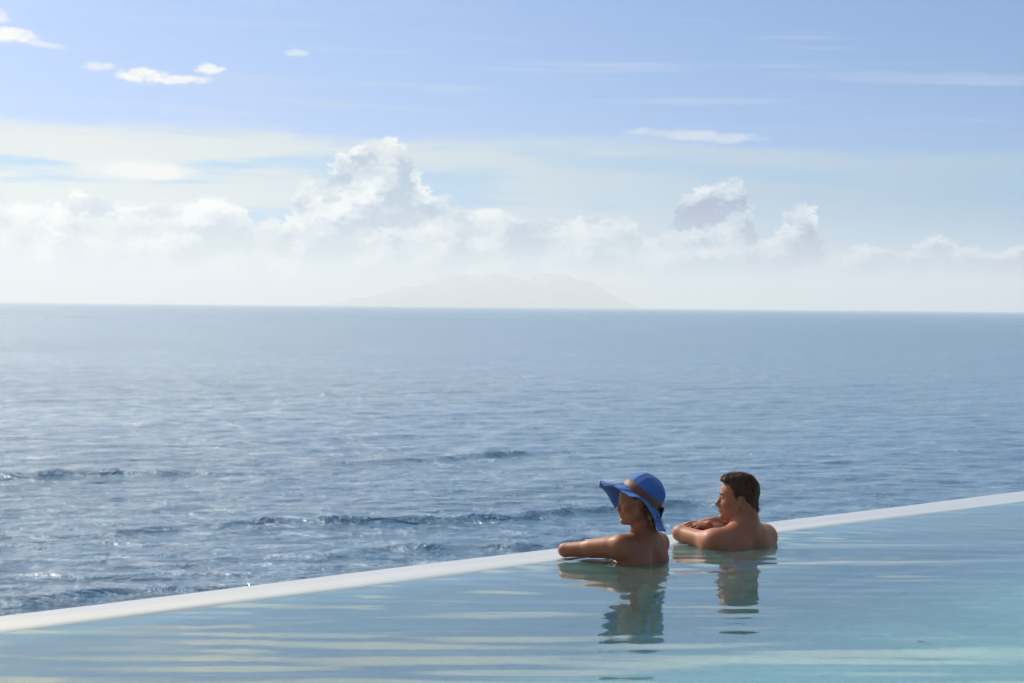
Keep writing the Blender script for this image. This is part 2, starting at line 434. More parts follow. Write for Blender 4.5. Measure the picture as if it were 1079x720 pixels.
# ------------------------------------------------------------------ pool
def build_pool():
    root = bpy.data.objects.new('infinity_pool', None); COL.objects.link(root)
    p = uv(3.5, -2.7, -1.37); root.location = p
    tag(root, 'infinity pool with pale stone overflow edge above the sea', 'pool')
    off = -np.array(p)
    # overflow rim: one lofted profile along u
    prof = [(-.29, -1.37), (-.27, -.60), (-.22, -.20), (-.16, -.10), (-.10, -.055), (-.05, -.030), (-.02, -.013), (.0, -.0025), (.012, .0030), (.05, .0075), (.15, .012), (.25, .013),
            (.295, .010), (.310, .003), (.316, -.008), (.318, -.03), (.318, -.40)]
    us = np.arange(U0 - .3, U1 + .3, .05)
    pr = np.array(prof)
    Ug, Kg = np.meshgrid(us, np.arange(len(pr)), indexing='ij')
    vv = pr[Kg, 0] + .004 * np.sin(Ug * 1.7) * (np.abs(pr[Kg, 0]) < .1); zz = pr[Kg, 1] + .0012 * np.sin(Ug * 2.3 + pr[Kg, 0] * 9)
    def rim_mat(g, b):
        tc = g.node('ShaderNodeTexCoord').outputs['Object']
        X, Y, Z = g.sep(tc)
        along = g.add(g.mul(X, float(T_[0])), g.mul(Y, float(T_[1]))); acr = g.add(g.mul(X, float(N_[0])), g.mul(Y, float(N_[1])))
        n = g.noise(g.xyz(g.mul(along, .6), g.mul(acr, 14.0), 0.0), 1, 4, .6)
        n2 = g.noise(tc, 5, 5, .6)
        f = g.add(g.mul(n, .6), g.mul(n2, .4))
        stain = g.noise(g.xyz(g.mul(along, 2.2), g.mul(acr, 5.0), 8.0), 1, 5, .65)
        cst = g.mix(f, (.30, .295, .28), (.47, .465, .45))
        cst = g.mix(g.mul(g.ss(.52, .72, stain), .35), cst, (.33, .33, .31))
        jt = g.m('ABSOLUTE', g.sub(g.m('FRACT', g.div(along, .9)), .5))
        cst = g.mix(g.mul(g.ss(.4955, .4975, jt), .45), cst, (.24, .24, .23))
        cst = g.mix(g.mul(g.ss(1.37 + .0115, 1.37 + .001, Z), .55), cst, (.26, .36, .38))
        g.link(g.mix(g.ss(1.37 - .012, 1.37 - .05, Z), cst, (.18, .43, .42)), b.inputs['Base Color'])
        film = g.noise(g.xyz(g.mul(along, 1.2), g.mul(acr, 22.0), 2.0), 1, 3, .5)
        g.link(g.bump(film, .25, .004), b.inputs['Normal'])
        b.inputs['Coat Weight'].default_value = .6; b.inputs['Coat Roughness'].default_value = .12; b.inputs['Coat IOR'].default_value = 1.33
    stone = principled('wet_pale_stone', (.8, .79, .76), .35, .4, rim_mat)
    mesh_obj('rim', (uv(Ug, vv, zz) + off).reshape(-1, 3), grid_faces(len(us), len(pr))[:, ::-1], stone, root)
    # outer retaining wall down to the sea, and the inner walls
    ang = math.atan2(T_[1], T_[0])
    Mx = np.eye(4); Mx[:3, 0] = [*T_, 0]; Mx[:3, 1] = [*N_, 0]; Mx[:2, 3] = P0
    Mx[:3, 3] += off
    def wm(g, b):
        tc = g.node('ShaderNodeTexCoord').outputs['Object']
        g.link(g.mix(g.noise(tc, 2.5, 6, .6), (.28, .26, .23), (.45, .43, .39)), b.inputs['Base Color'])
    wallm = principled('rendered_wall', (.4, .38, .34), .8, .3, wm)
    w = MB(); w.box((U0 - .3, -.16, SEA - 1), (U1 + .3, .30, -.40), Mx); w.build('retaining_wall', wallm, root)
    def tm(g, b):
        tc = g.node('ShaderNodeTexCoord').outputs['Object']
        X, Y, Z = g.sep(tc)
        al = g.add(g.mul(X, float(T_[0])), g.mul(Y, float(T_[1]))); ac = g.add(g.mul(X, float(N_[0])), g.mul(Y, float(N_[1])))
        br = g.node('ShaderNodeTexBrick'); br.offset = 0
        g.link(g.xyz(al, ac, Z), br.inputs['Vector']); br.inputs['Scale'].default_value = 1
        br.inputs['Brick Width'].default_value = .05; br.inputs['Row Height'].default_value = .05; br.inputs['Mortar Size'].default_value = .002
        br.inputs['Color1'].default_value = (.23, .43, .405, 1); br.inputs['Color2'].default_value = (.28, .49, .46, 1); br.inputs['Mortar'].default_value = (.30, .50, .48, 1)
        g.link(br.outputs['Color'], b.inputs['Base Color'])
    tile = principled('turquoise_mosaic', (.3, .55, .52), .35, .5, tm)
    f = MB(); f.box((U0, V0, -1.47), (U1, -.20, -1.37), Mx); f.build('floor', tile, root)
    iw = MB();     iw.box((U0 - .2, V0 - .2, -1.47), (U0, -.10, -.03), Mx); iw.box((U1, V0 - .2, -1.47), (U1 + .2, -.10, -.03), Mx)
    iw.box((U0, V0 - .2, -1.47), (U1, V0, -.03), Mx); iw.build('side_wall', tile, root)
    fi = bpy.data.objects.new('floor_inlet', None); COL.objects.link(fi); fi.location = (1.77, 8.66, -1.37)
    tag(fi, 'small pale square water inlet plate set in the pool floor at the right', 'inlet')
    pb = MB(); pb.box((-.06, -.06, .001), (.06, .06, .010)); pb.box((-.05, -.05, .010), (.05, .05, .014))
    pb.build('cover_plate', principled('pale_grey_plastic', (.42, .50, .51), .4, .5), fi)
    nb = MB(); nb.tube([(.02, 0, .012), (.02, 0, .024)], .018, 20); nb.tube([(.02, 0, .023), (.02, 0, .0235)], [.018, .001], 20)
    nb.build('nozzle', principled('grey_plastic', (.12, .14, .15), .5, .5), fi)
    # terrace behind, where the photographer stands
    t = MB(); Mw = Mx.copy(); Mw[:3, 3] -= off
    t.box((U0 - 6, V0 - 9, SEA - 1), (U1 + 6, V0 - .2, .10), Mw)
    def dk(g, b):
        tc = g.node('ShaderNodeTexCoord').outputs['Object']
        g.link(g.mix(g.noise(tc, 3, 6, .6), (.38, .34, .28), (.52, .48, .41)), b.inputs['Base Color'])
    o = t.build('terrace_paving', principled('terrace_stone', (.5, .46, .4), .7, .3, dk)); tag(o, 'pale stone terrace beside the pool', kind='structure')
    return root

def pool_water():
    us = np.concatenate([np.arange(U0, -1.5, .08), np.arange(-1.5, 8.5, .022), np.arange(8.5, U1 + .01, .08)])
    vs = np.concatenate([np.arange(V0, -3.6, .08), np.arange(-3.6, .0601, .022)])
    Ug, Vg = np.meshgrid(us, vs, indexing='ij')
    P = uv(Ug, Vg, 0); X, Y = P[..., 0], P[..., 1]
    Z = np.zeros_like(X)
    r2 = np.random.default_rng(11)
    for k in range(34):
        lam = .16 * (1.1 / .16) ** r2.random()
        th = r2.normal(R(-4), R(9))
        kx, ky = np.sin(th) * 2 * np.pi / lam, np.cos(th) * 2 * np.pi / lam
        slope = RIP * (lam / .3) ** -.15
        Z += slope * lam / (2 * np.pi) * np.sin(kx * X + ky * Y + r2.random() * 6.28)
    for lam, th, sl in ((.52, -3, .0060), (.37, 4, .0050), (.68, -9, .0056), (.29, 1, .0036), (.23, -6, .0026)):
        kx, ky = math.sin(R(th)) * 2 * np.pi / lam, math.cos(R(th)) * 2 * np.pi / lam
        warp = .10 * np.sin(X * 1.3 + Y * .5 + lam * 9) + .05 * np.sin(X * 2.9 - Y * .8 + lam * 5)
        env = .6 + .4 * np.sin(X * .9 - Y * 1.3 + lam * 20)
        Z += sl * env * lam / (2 * np.pi) * np.sin(kx * X + ky * (Y + warp))
    # gust modulation and rings spreading from the bathers
    mod = .75 + .3 * np.sin(X * 1.1 + Y * .6 + 1) * np.sin(Y * .8 - X * .3) + .2 * np.sin(X * .7 - Y * 1.9)
    Z *= np.clip(mod, .35, 1.3)
    for (cx, cy, a_) in ((1.17, 10.0, .0009), (.60, 9.38, .0009)):
        r_ = np.hypot(X - cx, Y - cy)
        Z += a_ * np.sin(r_ * 2 * np.pi / .22) * np.exp(-r_ / .9) * np.clip(r_ / .2, 0, 1)
    P[..., 2] = Z
    m, nt, out = new_mat('pool_water'); g = G(nt)
    tc = g.node('ShaderNodeNewGeometry').outputs['Position']
    PX, PY, PZ = g.sep(tc)
    bn = g.bump(g.noise(g.xyz(g.mul(PX, .5), PY, 0.0), 9, 3, .5), .5, .0016)
    fr = g.node('ShaderNodeFresnel'); fr.inputs['IOR'].default_value = 1.33; g.link(bn, fr.inputs['Normal'])
    rf = g.node('ShaderNodeBsdfRefraction'); rf.inputs['IOR'].default_value = 1.33; rf.inputs['Roughness'].default_value = 0.0
    rf.inputs['Color'].default_value = (.72, .92, .92, 1); g.link(bn, rf.inputs['Normal'])
    df = g.node('ShaderNodeBsdfDiffuse'); df.inputs['Color'].default_value = (*POOLC, 1)
    gl = g.node('ShaderNodeBsdfGlossy'); gl.inputs['Roughness'].default_value = .015; g.link(bn, gl.inputs['Normal'])
    gl.inputs['Color'].default_value = (1, 1, 1, 1)
    m1 = g.node('ShaderNodeMixShader'); m1.inputs[0].default_value = POOLS
    g.link(rf.outputs[0], m1.inputs[1]); g.link(df.outputs[0], m1.inputs[2])
    m2 = g.node('ShaderNodeMixShader'); g.link(fr.outputs[0], m2.inputs[0]); g.link(m1.outputs[0], m2.inputs[1]); g.link(gl.outputs[0], m2.inputs[2])
    g.link(m2.outputs[0], out.inputs[0])
    o = mesh_obj('pool_water', P.reshape(-1, 3), grid_faces(len(us), len(vs)), m)
    tag(o, 'calm pale turquoise pool water with long soft ripples', kind='structure')
    return o
RIP = .0036; POOLC = (.32, .50, .49); POOLS = .12

STAGE='x'
#PEOPLE_BEGIN
# ------------------------------------------------------------------ people: one blended surface per body
class Field:
    def __init__(s, lo, hi, h, zsplit=None, hc=None):
        ax = []
        for k in range(3):
            if k == 2 and zsplit is not None:
                a = np.concatenate([np.arange(lo[k], zsplit, hc), np.arange(zsplit, hi[k], h)])
            else: a = np.arange(lo[k], hi[k], h)
            ax.append(a)
        s.ax = ax; s.V = np.full([len(a) for a in ax], 1.0, dtype=np.float32)
    def _sub(s, lo, hi, pad):
        sl = []
        for k in range(3):
            i0 = max(np.searchsorted(s.ax[k], lo[k] - pad) - 1, 0); i1 = min(np.searchsorted(s.ax[k], hi[k] + pad) + 1, len(s.ax[k]))
            sl.append(slice(i0, i1))
        G_ = np.meshgrid(*[s.ax[k][sl[k]] for k in range(3)], indexing='ij', sparse=False)
        return tuple(sl), np.stack(G_, -1)
    def comb(s, sl, d, k, sub=False):
        a = s.V[sl]
        if sub: d = -d; h = np.maximum(k - np.abs(a - d), 0) / k; s.V[sl] = np.maximum(a, d) + h * h * k / 4
        else: h = np.maximum(k - np.abs(a - d), 0) / k; s.V[sl] = np.minimum(a, d) - h * h * k / 4
    def cap(s, a, b, ra, rb, k=.02, sub=False):
        a = np.asarray(a, float); b = np.asarray(b, float); r = max(ra, rb)
        sl, P = s._sub(np.minimum(a, b) - r, np.maximum(a, b) + r, k + .02)
        if P.size == 0: return
        ba = b - a; t = np.clip(((P - a) @ ba) / (ba @ ba + 1e-12), 0, 1)
        d = np.linalg.norm(P - a - t[..., None] * ba, axis=-1) - (ra + (rb - ra) * t)
        s.comb(sl, d, k, sub)
    def ell(s, c, r, M=None, k=.02, sub=False):
        c = np.asarray(c, float); r = np.asarray(r, float); M = np.eye(3) if M is None else M   # columns of M: the axes
        ext = np.sqrt(((M * r) ** 2).sum(1))
        sl, P = s._sub(c - ext, c + ext, k + .02)
        if P.size == 0: return
        q = (P - c) @ M
        k0 = np.linalg.norm(q / r, axis=-1); k1 = np.linalg.norm(q / (r * r), axis=-1) + 1e-9
        s.comb(sl, k0 * (k0 - 1) / k1, k, sub)
    def mesh(s):
        V = s.V; nx, ny, nz = V.shape; X = [np.asarray(a) for a in s.ax]
        ins = V < 0
        c = np.zeros((nx - 1, ny - 1, nz - 1), np.int8)
        for i in (0, 1):
            for j in (0, 1):
                for k in (0, 1): c += ins[i:nx - 1 + i, j:ny - 1 + j, k:nz - 1 + k]
        act = (c > 0) & (c < 8)
        I, J, K = np.nonzero(act); n = len(I)
        idx = np.full(act.shape, -1, np.int32); idx[I, J, K] = np.arange(n)
        acc = np.zeros((n, 3)); cnt = np.zeros(n)
        corners = [(i, j, k) for i in (0, 1) for j in (0, 1) for k in (0, 1)]
        for a in corners:
            for ax_ in range(3):
                if a[ax_]: continue
                b = list(a); b[ax_] = 1
                va = V[I + a[0], J + a[1], K + a[2]]; vb = V[I + b[0], J + b[1], K + b[2]]
                m = (va < 0) != (vb < 0)
                t = np.where(m, va / (va - vb + 1e-12), 0)
                pa = np.stack([X[0][I + a[0]], X[1][J + a[1]], X[2][K + a[2]]], -1); pb = np.stack([X[0][I + b[0]], X[1][J + b[1]], X[2][K + b[2]]], -1)
                acc += np.where(m[:, None], pa + t[:, None] * (pb - pa), 0); cnt += m
        P = acc / cnt[:, None]
        F = []
        # edges along each axis
        for ax_ in range(3):
            o1, o2 = [(1, 2), (2, 0), (0, 1)][ax_]
            sa = [slice(1, -1)] * 3; sb = [slice(1, -1)] * 3
            sa[ax_] = slice(0, -1); sb[ax_] = slice(1, None)
            A = ins[tuple(sa)]; B = ins[tuple(sb)]
            e = np.stack(np.nonzero(A != B), -1)
            fl = A[tuple(e.T)]
            off = np.ones(3, int); off[ax_] = 0
            base = e + off
            def q(d1, d2):
                w = base.copy(); w[:, o1] -= d1; w[:, o2] -= d2
                return idx[w[:, 0], w[:, 1], w[:, 2]]
            Q = np.stack([q(1, 1), q(0, 1), q(0, 0), q(1, 0)], -1)
            Q[~fl] = Q[~fl][:, ::-1]
            F.append(Q)
        return P, np.concatenate(F)

def relax(P, F, it=2, w=.5, mask=None):
    """light Laplacian smoothing of a quad mesh"""
    n = len(P)
    E = np.concatenate([F[:, [0, 1]], F[:, [1, 2]], F[:, [2, 3]], F[:, [3, 0]]])
    deg = np.bincount(E.ravel(), minlength=n).astype(float)
    for _ in range(it):
        A = np.zeros_like(P)
        for k in range(3):
            A[:, k] = np.bincount(E[:, 0], P[E[:, 1], k], n) + np.bincount(E[:, 1], P[E[:, 0], k], n)
        Q = A / np.maximum(deg, 1)[:, None]
        P = P + w * (Q - P) * (1 if mask is None else mask[:, None])
    return P

def frame(yaw, pitch=0, roll_=0):
    """columns: right, forward, up; yaw from +Y counter-clockwise, pitch up, roll = tilt of the top to the right"""
    M = Matrix.Rotation(yaw, 3, 'Z') @ Matrix.Rotation(pitch, 3, 'X') @ Matrix.Rotation(roll_, 3, 'Y')
    return np.array(M)

def skin_mat(name, base, dark, lip):
    def ex(g, b):
        at = g.node('ShaderNodeAttribute', attribute_name='tone')
        tc = g.node('ShaderNodeTexCoord').outputs['Object']
        n = g.noise(tc, 22, 4, .6); n2 = g.noise(tc, 5, 3, .5)
        cc = g.mix(g.add(g.mul(n, .45), g.mul(n2, .55)), dark, base)
        cc = g.mix(at.outputs['Fac'], cc, lip)
        g.link(cc, b.inputs['Base Color'])
        g.link(g.bump(g.noise(tc, 260, 2, .6), .12, .002), b.inputs['Normal'])
        b.inputs['Subsurface Weight'].default_value = .12
        b.inputs['Subsurface Radius'].default_value = (.012, .005, .003)
        b.inputs['Subsurface Scale'].default_value = 1.0
        b.inputs['Coat Weight'].default_value = .04; b.inputs['Coat Roughness'].default_value = .3
    return principled(name, base, .56, .26, ex)

def add_head(fd, c, M, sc=1.0, female=False):
    """head into the field; local axes right, forward, up with the eyes at height 0"""
    c = np.asarray(c, float)
    W = lambda x, y, z: c + M @ (np.array([x, y, z]) * sc)
    E = lambda p, r, k=.02, sub=False: fd.ell(W(*p), np.array(r) * sc, M, k, sub)
    C = lambda a, b, ra, rb, k=.012, sub=False: fd.cap(W(*a), W(*b), ra * sc, rb * sc, k, sub)
    E((0, -.014, .030), (.076, .093, .084))                 # cranium
    E((0, .022, .026), (.066, .064, .062), .02)             # forehead
    E((0, .020, -.035), (.060, .062, .078), .03)            # face mass
    for s in (-1, 1):
        C((s * .052, -.005, -.058), (s * .022, .066, -.096), .017, .014, .03)   # jaw line
        E((s * .040, .058, -.026), (.020, .018, .016), None, .02) if False else E((s * .040, .056, -.026), (.022, .020, .018), .024)
    E((0, .050, -.078), (.036, .036, .030), .025)
    E((0, .074, -.100), (.019, .015, .015), .016)           # chin
    C((-.030, .076, .016), (.030, .076, .016), .0095, .0095, .014) # brow
    for s in (-1, 1):
        E((s * .031, .090, -.002), (.017, .014, .011), .012, True)         # sockets
        E((s * .031, .071, -.002), (.0135, .0135, .012), .006)             # lids / eyeball bulge
        C((s * .021, .0845, .0050), (s * .042, .078, .0040), .0040, .0034, .005) # upper lid
        C((s * .021, .0825, -.0085), (s * .042, .076, -.0075), .0030, .0028, .005) # lower lid
    nz = -.005 if female else 0
    C((0, .083, .002), (0, .104 + nz, -.034), .0065, .0092 + nz * .2, .012)               # nose ridge
    E((0, .103 + nz, -.036), (.0100, .0100, .0085), .008)
    for s in (-1, 1): E((s * .0115, .094, -.041), (.0075, .009, .0065), .008)
    E((0, .082, -.063), (.026, .013, .017), .016)                           # mouth mound
    lw = .0058 if female else .0042
    C((-.017, .087, -.0595), (.017, .087, -.0595), lw * .8, lw * .8, .005); C((0, .0925, -.0590), (0, .0925, -.0595), lw, lw, .006)
    C((-.014, .087, -.0705), (.014, .087, -.0705), lw, lw, .005); C((0, .0905, -.0705), (0, .0905, -.071), lw * 1.1, lw * 1.1, .006)
    C((-.022, .0955, -.0650), (.022, .0955, -.0650), .0018, .0018, .004, True)
    E((0, .086, -.083), (.014, .008, .006), .012, True)                     # dip under the lip
    for s in (-1, 1):                                                       # ears
        Me = M @ np.array(Matrix.Rotation(R(-18) * s, 3, 'Z')) @ np.array(Matrix.Rotation(R(12), 3, 'X'))
        fd.ell(W(s * .077, -.010, -.014), np.array([.0085, .019, .033]) * sc, Me, .010)
        fd.ell(W(s * .086, -.004, -.010), np.array([.006, .010, .019]) * sc, Me, .006, True)
        fd.cap(W(s * .078, -.006, -.042), W(s * .077, -.004, -.046), .007 * sc, .006 * sc, .006)
    return W

def hand(fd, w, dirv, up, L=.185, curl=.5, spread=.10, side=1, s=1.0):
    """w wrist, dirv pointing along the fingers, up = back of the hand; side=+1 thumb towards cross(dir, up)"""
    d = np.array(dirv, float); d /= np.linalg.norm(d); up = np.array(up, float); up -= d * (up @ d); up /= np.linalg.norm(up)
    x = np.cross(d, up) * side; w = np.asarray(w, float)
    fd.ell(w + d * .048 * s, np.array([.038, .052, .014]) * s, np.stack([x, d, up], -1), .014)
    for i, (ox, ln, r) in enumerate([(.029, .070, .0084), (.010, .078, .0088), (-.009, .073, .0084), (-.027, .058, .0074)]):
        p = w + d * (.088 if i != 3 else .080) * s + x * ox * s
        a = spread * (ox / .03)
        dd = d * math.cos(a) + x * math.sin(a)
        ang = 0.12 + curl * .25
        for q, (fr, rr) in enumerate([(.45, 1.0), (.32, .93), (.23, .82)]):
            v = dd * math.cos(ang) - up * math.sin(ang)
            e = p + v * ln * fr * s
            fd.cap(p, e, r * rr * s, r * rr * .92 * s, .004)
            p = e; ang += curl * (.55 if q == 0 else .45)
    p = w + d * .022 * s + x * .030 * s - up * .004 * s
    m1 = p + (d * .030 + x * .026 - up * .006) * s; m2 = m1 + (d * .032 + x * .010 - up * .008) * s; m3 = m2 + (d * .024 - up * .006) * s
    fd.cap(p, m1, .0135 * s, .0110 * s, .012); fd.cap(m1, m2, .0105 * s, .0095 * s, .004); fd.cap(m2, m3, .0092 * s, .0078 * s, .004)

def finish_body(name, fd, base, mat, tone_pts, it=1):
    P, F = fd.mesh()
    P = relax(P, F, it, .45)
    o = mesh_obj(name, P - np.array(base), F, mat, None, True, tuple(base))
    t = np.zeros(len(P))
    for c, r, a in tone_pts:
        d = np.linalg.norm((P - c) / np.asarray(r), axis=1)
        t = np.maximum(t, a * np.clip(1.4 - d, 0, 1))
    at = o.data.attributes.new('tone', 'FLOAT', 'POINT'); at.data.foreach_set('value', t.astype(np.float32))
    return o

def child_field(name, fd, base, mat, parent, it=1, fn=None):
    P, F = fd.mesh()
    P = relax(P, F, it, .4)
    if fn is not None: P = fn(P)
    return mesh_obj(name, P - np.array(base), F, mat, parent)

def small_ball(name, c, r, M, mat, base, parent, rad=(1, 1, 1)):
    n1, n2 = 14, 10
    th = np.linspace(0, 2 * np.pi, n1, endpoint=False); ph = np.linspace(0.02, np.pi - .02, n2)
    T, Ph = np.meshgrid(th, ph, indexing='ij')
    V = np.stack([np.sin(Ph) * np.cos(T) * rad[0], np.cos(Ph) * rad[1], np.sin(Ph) * np.sin(T) * rad[2]], -1).reshape(-1, 3) * r
    V = V @ M.T + c - np.array(base)
    return mesh_obj(name, V, grid_faces(n1, n2, wrap=True), mat, parent)

def eye_mat():
    def ex(g, b):
        b.inputs['Coat Weight'].default_value = 1; b.inputs['Coat Roughness'].default_value = .03
    return principled('eye_white', (.62, .60, .56), .3, .5, ex)

def hair_strands(mb, roots, dirs, L, rad, M, rs, down=.6, seg=5):
    """thin tapered strands from root points along dirs, drooping"""
    for p, d in zip(roots, dirs):
        l = L * rs.uniform(.6, 1.25)
        q = [p]; v = d / np.linalg.norm(d)
        for k in range(4):
            v = v + rs.normal(0, .12, 3) - np.array([0, 0, down * .25]); v /= np.linalg.norm(v)
            q.append(q[-1] + v * l / 4)
        mb.tube(q, [rad, rad, rad * .8, rad * .55, rad * .1], seg)

FLOOR = -1.368
def torso(fd, C, M, m):
    """m: dict of sizes. Local: x right, y forward; z is height above the water"""
    P = lambda x, y, z: np.array([C[0], C[1], z]) + M[:, 0] * x + M[:, 1] * y
    return P

def build_man():
    C = (1.180, 10.06); yaw = R(45); M = frame(yaw)
    P = lambda x, y, z: np.array([C[0], C[1], z]) + M[:, 0] * x + M[:, 1] * y
    base = (C[0], C[1], FLOOR)
    fd = Field((.62, 9.62, -1.39), (1.62, 10.66, .42), .0038, -.10, .010)
    E = lambda p, r, k=.04, sub=False, Mm=M: fd.ell(P(*p), r, Mm, k, sub)
    C_ = lambda a, b, ra, rb, k=.03, sub=False: fd.cap(P(*a), P(*b), ra, rb, k, sub)
    Ml = frame(yaw, R(-12))
    E((0, .03, -.15), (.165, .105, .20), .05, Mm=Ml)
    E((0, .005, .010), (.170, .078, .090), .05, Mm=Ml)
    for s in (-1, 1):
        E((s * .085, -.035, -.01), (.070, .045, .080), .05)            # shoulder blades
        C_((s * .190, .018, .034), (s * .040, -.012, .096), .036, .042, .06)   # trapezius
        E((s * .205, .026, .026), (.054, .060, .056), .08)            # deltoid
        C_((s * .135, .0, -.06), (s * .095, .01, -.34), .062, .058, .06)      # flanks
        E((s * .075, .105, -.04), (.080, .035, .060), .05)             # pectorals
        E((s * .072, -.035, -.58), (.082, .085, .085), .05)
        C_((s * .085, .03, -.60), (s * .10, .075, -.97), .086, .056, .05)
        C_((s * .10, .075, -.97), (s * .10, .02, -1.29), .056, .036, .03)
        E((s * .10, .035, -1.08), (.050, .056, .10), .03)
        C_((s * .10, .0, -1.325), (s * .115, .17, -1.345), .036, .022, .03)
    E((0, .03, -.36), (.132, .092, .16), .06)
    E((0, .03, -.50), (.150, .100, .12), .06)
    C_((0, -.115, .0), (0, -.10, -.34), .014, .014, .06, True)        # spine groove
    # neck and head: turned left towards the sea, seen in profile
    HM = frame(R(90 - 4), R(1), R(0)); hc = np.array([1.151, 10.085, .242])
    fd.cap(P(0, .01, .07), hc + HM @ np.array([0, -.028, -.055]), .064, .057, .05)
    fd.cap(P(0, -.02, .09), hc + HM @ np.array([0, -.062, -.020]), .045, .040, .04)
    W = add_head(fd, hc, HM, 1.0)
    # left arm: elbow on the rim, forearm folded back towards the chest
    sh = P(-.205, .035, .026); el = np.array([.868, 10.135, .053]); wr = np.array([1.065, 10.335, .094])
    fd.cap(sh, el, .050, .039, .05)
    fd.cap(el, wr, .041, .027, .015); fd.cap(el * .8 + wr * .2, el * .55 + wr * .45, .040, .034, .02)
    hand(fd, wr, (.8, .55, -.15), (0, 0, 1), curl=.7, side=-1)
    # right arm: forearm under the left one, the hand lies on the left upper arm
    sh = P(.200, .035, .034); el = np.array([1.140, 10.430, .052]); wr = np.array([.995, 10.185, .066])
    fd.cap(sh, el, .050, .040, .03)
    fd.cap(el, wr, .040, .027, .010)
    hand(fd, np.array([1.012, 10.150, .094]), (-.93, -.36, .02), (.0, -.45, 1), curl=.5, side=1, spread=.20, s=.86)
    fd.cap(wr, np.array([1.012, 10.150, .094]), .025, .024, .01)
    skin = skin_mat('tanned_skin', (.37, .150, .080), (.23, .088, .046), (.22, .062, .048))
    tone = [(W(0, .092, -.059), np.array([.022, .022, .006]), .8), (W(0, .092, -.071), np.array([.02, .02, .007]), .8)]
    o = finish_body('person', fd, base, skin, tone)
    tag(o, 'bare shouldered man with short dark hair and arms crossed on the pool edge, looking left', 'person')
    # trunks
    tf = Field((.85, 9.75, -.86), (1.50, 10.40, -.40), .007)
    M2 = M
    tf.ell(P(0, .03, -.50), (.158, .108, .125), M, .06)
    for s in (-1, 1):
        tf.ell(P(s * .072, -.035, -.58), (.092, .095, .095), M, .05)
        tf.cap(P(s * .085, .03, -.60), P(s * .098, .06, -.83), .097, .088, .05)
    Z = tf.ax[2][None, None, :]
    tf.V = np.maximum(tf.V, np.maximum(Z - (-.40), -.86 - Z)).astype(np.float32)
    def clothm(g, b):
        tc = g.node('ShaderNodeTexCoord').outputs['Object']
        g.link(g.mix(g.noise(tc, 9, 4, .6), (.03, .30, .80), (.05, .40, .95)), b.inputs['Base Color'])
    child_field('swim_trunks', tf, base, principled('blue_swim_fabric', (.03, .16, .5), .7, .3, clothm), o)
    # hair
    hf = Field(hc - .17, hc + .19, .003)
    def EH(p, r, k=.012, sub=False): hf.ell(W(*p), r, HM, k, sub)
    EH((0, -.016, .034), (.0825, .0975, .0885))
    EH((0, .030, .072), (.060, .052, .036), .03)
    EH((-.008, .058, .090), (.046, .030, .020), .02); EH((0, -.01, .100), (.050, .060, .022), .02)
    EH((0, -.075, -.045), (.052, .030, .045), .03)
    # carve away the face, below the ears and the temples
    q = np.stack(np.meshgrid(*hf.ax, indexing='ij'), -1); L = (q - hc) @ HM
    x, y, z = L[..., 0], L[..., 1], L[..., 2]
    zmin = np.interp(y, [-.13, -.095, -.050, -.041, -.033, -.012, -.004, .010, .022, .033, .046, .082, .11],
                     [-.078, -.072, -.052, -.014, .014, .016, -.014, -.010, .014, .046, .070, .078, .086])
    hair_ok = (z - zmin) * .8
    hf.V = np.maximum(hf.V, -hair_ok).astype(np.float32)
    rs = np.random.default_rng(5)
    def comb(Pp):
        L = (Pp - hc) @ HM
        n = L / np.linalg.norm(L, axis=1)[:, None]
        k = np.sin(L[:, 0] * 520 + 5 * np.sin(L[:, 1] * 60)) * .5 + np.sin(L[:, 0] * 260 + L[:, 2] * 120) * .5
        k2 = np.sin(L[:, 1] * 180 + L[:, 0] * 90)
        return Pp + (HM @ n.T).T * (k * .0016 + k2 * .0012)[:, None]
    def hm(g, b):
        tc = g.node('ShaderNodeTexCoord').outputs['Object']
        n = g.noise(tc, 160, 3, .6)
        g.link(g.mix(n, (.028, .015, .009), (.115, .064, .036)), b.inputs['Base Color'])
        g.link(g.bump(n, .6, .004), b.inputs['Normal'])
    hairm = principled('dark_brown_hair', (.03, .018, .01), .6, .2, hm)
    hp, hfc = hf.mesh()
    hp = comb(relax(hp, hfc, 1, .4))
    mb = MB(); mb.add(hp - np.array(base), hfc)
    Lr = (hp - hc) @ HM
    out_n = Lr - np.array([0, -.02, .02]); out_n /= np.linalg.norm(out_n, axis=1)[:, None]
    ok = np.nonzero(((Lr - np.array([0, -.02, .03])) ** 2 / np.array([.08, .10, .085]) ** 2).sum(1) > .95)[0]
    pick = rs.choice(ok, 1500, replace=False)
    flow = np.stack([np.sign(Lr[:, 0]) * .25, np.where(Lr[:, 2] > .07, -.9, -.75), np.where(Lr[:, 2] > .07, -.1, -.6)], -1)
    flow -= out_n * (flow * out_n).sum(1)[:, None]
    dirs = out_n * .05 + flow
    hair_strands(mb, (hp[pick] - np.array(base)), (HM @ dirs[pick].T).T, .020, .0011, None, rs, .12, 3)
    mb.build('hair', hairm, o, True)
    # eyebrows
    for s in (-1, 1):
        eb = MB(); pts = [W(s * .014, .089, .016) , W(s * .026, .0885, .0205), W(s * .038, .0815, .0195), W(s * .046, .073, .0145)]
        eb.tube([p - np.array(base) for p in pts], [.003, .0036, .003, .0012], 6); eb.build('eyebrow', hairm, o, True)
        e = small_ball('eye', W(s * .031, .0735, -.002), .0112, HM, EYE, base, o)
        small_ball('iris', W(s * .031, .0735 + .0080, -.002), .0056, HM, IRIS, base, e, (1, .72, 1))
    return o

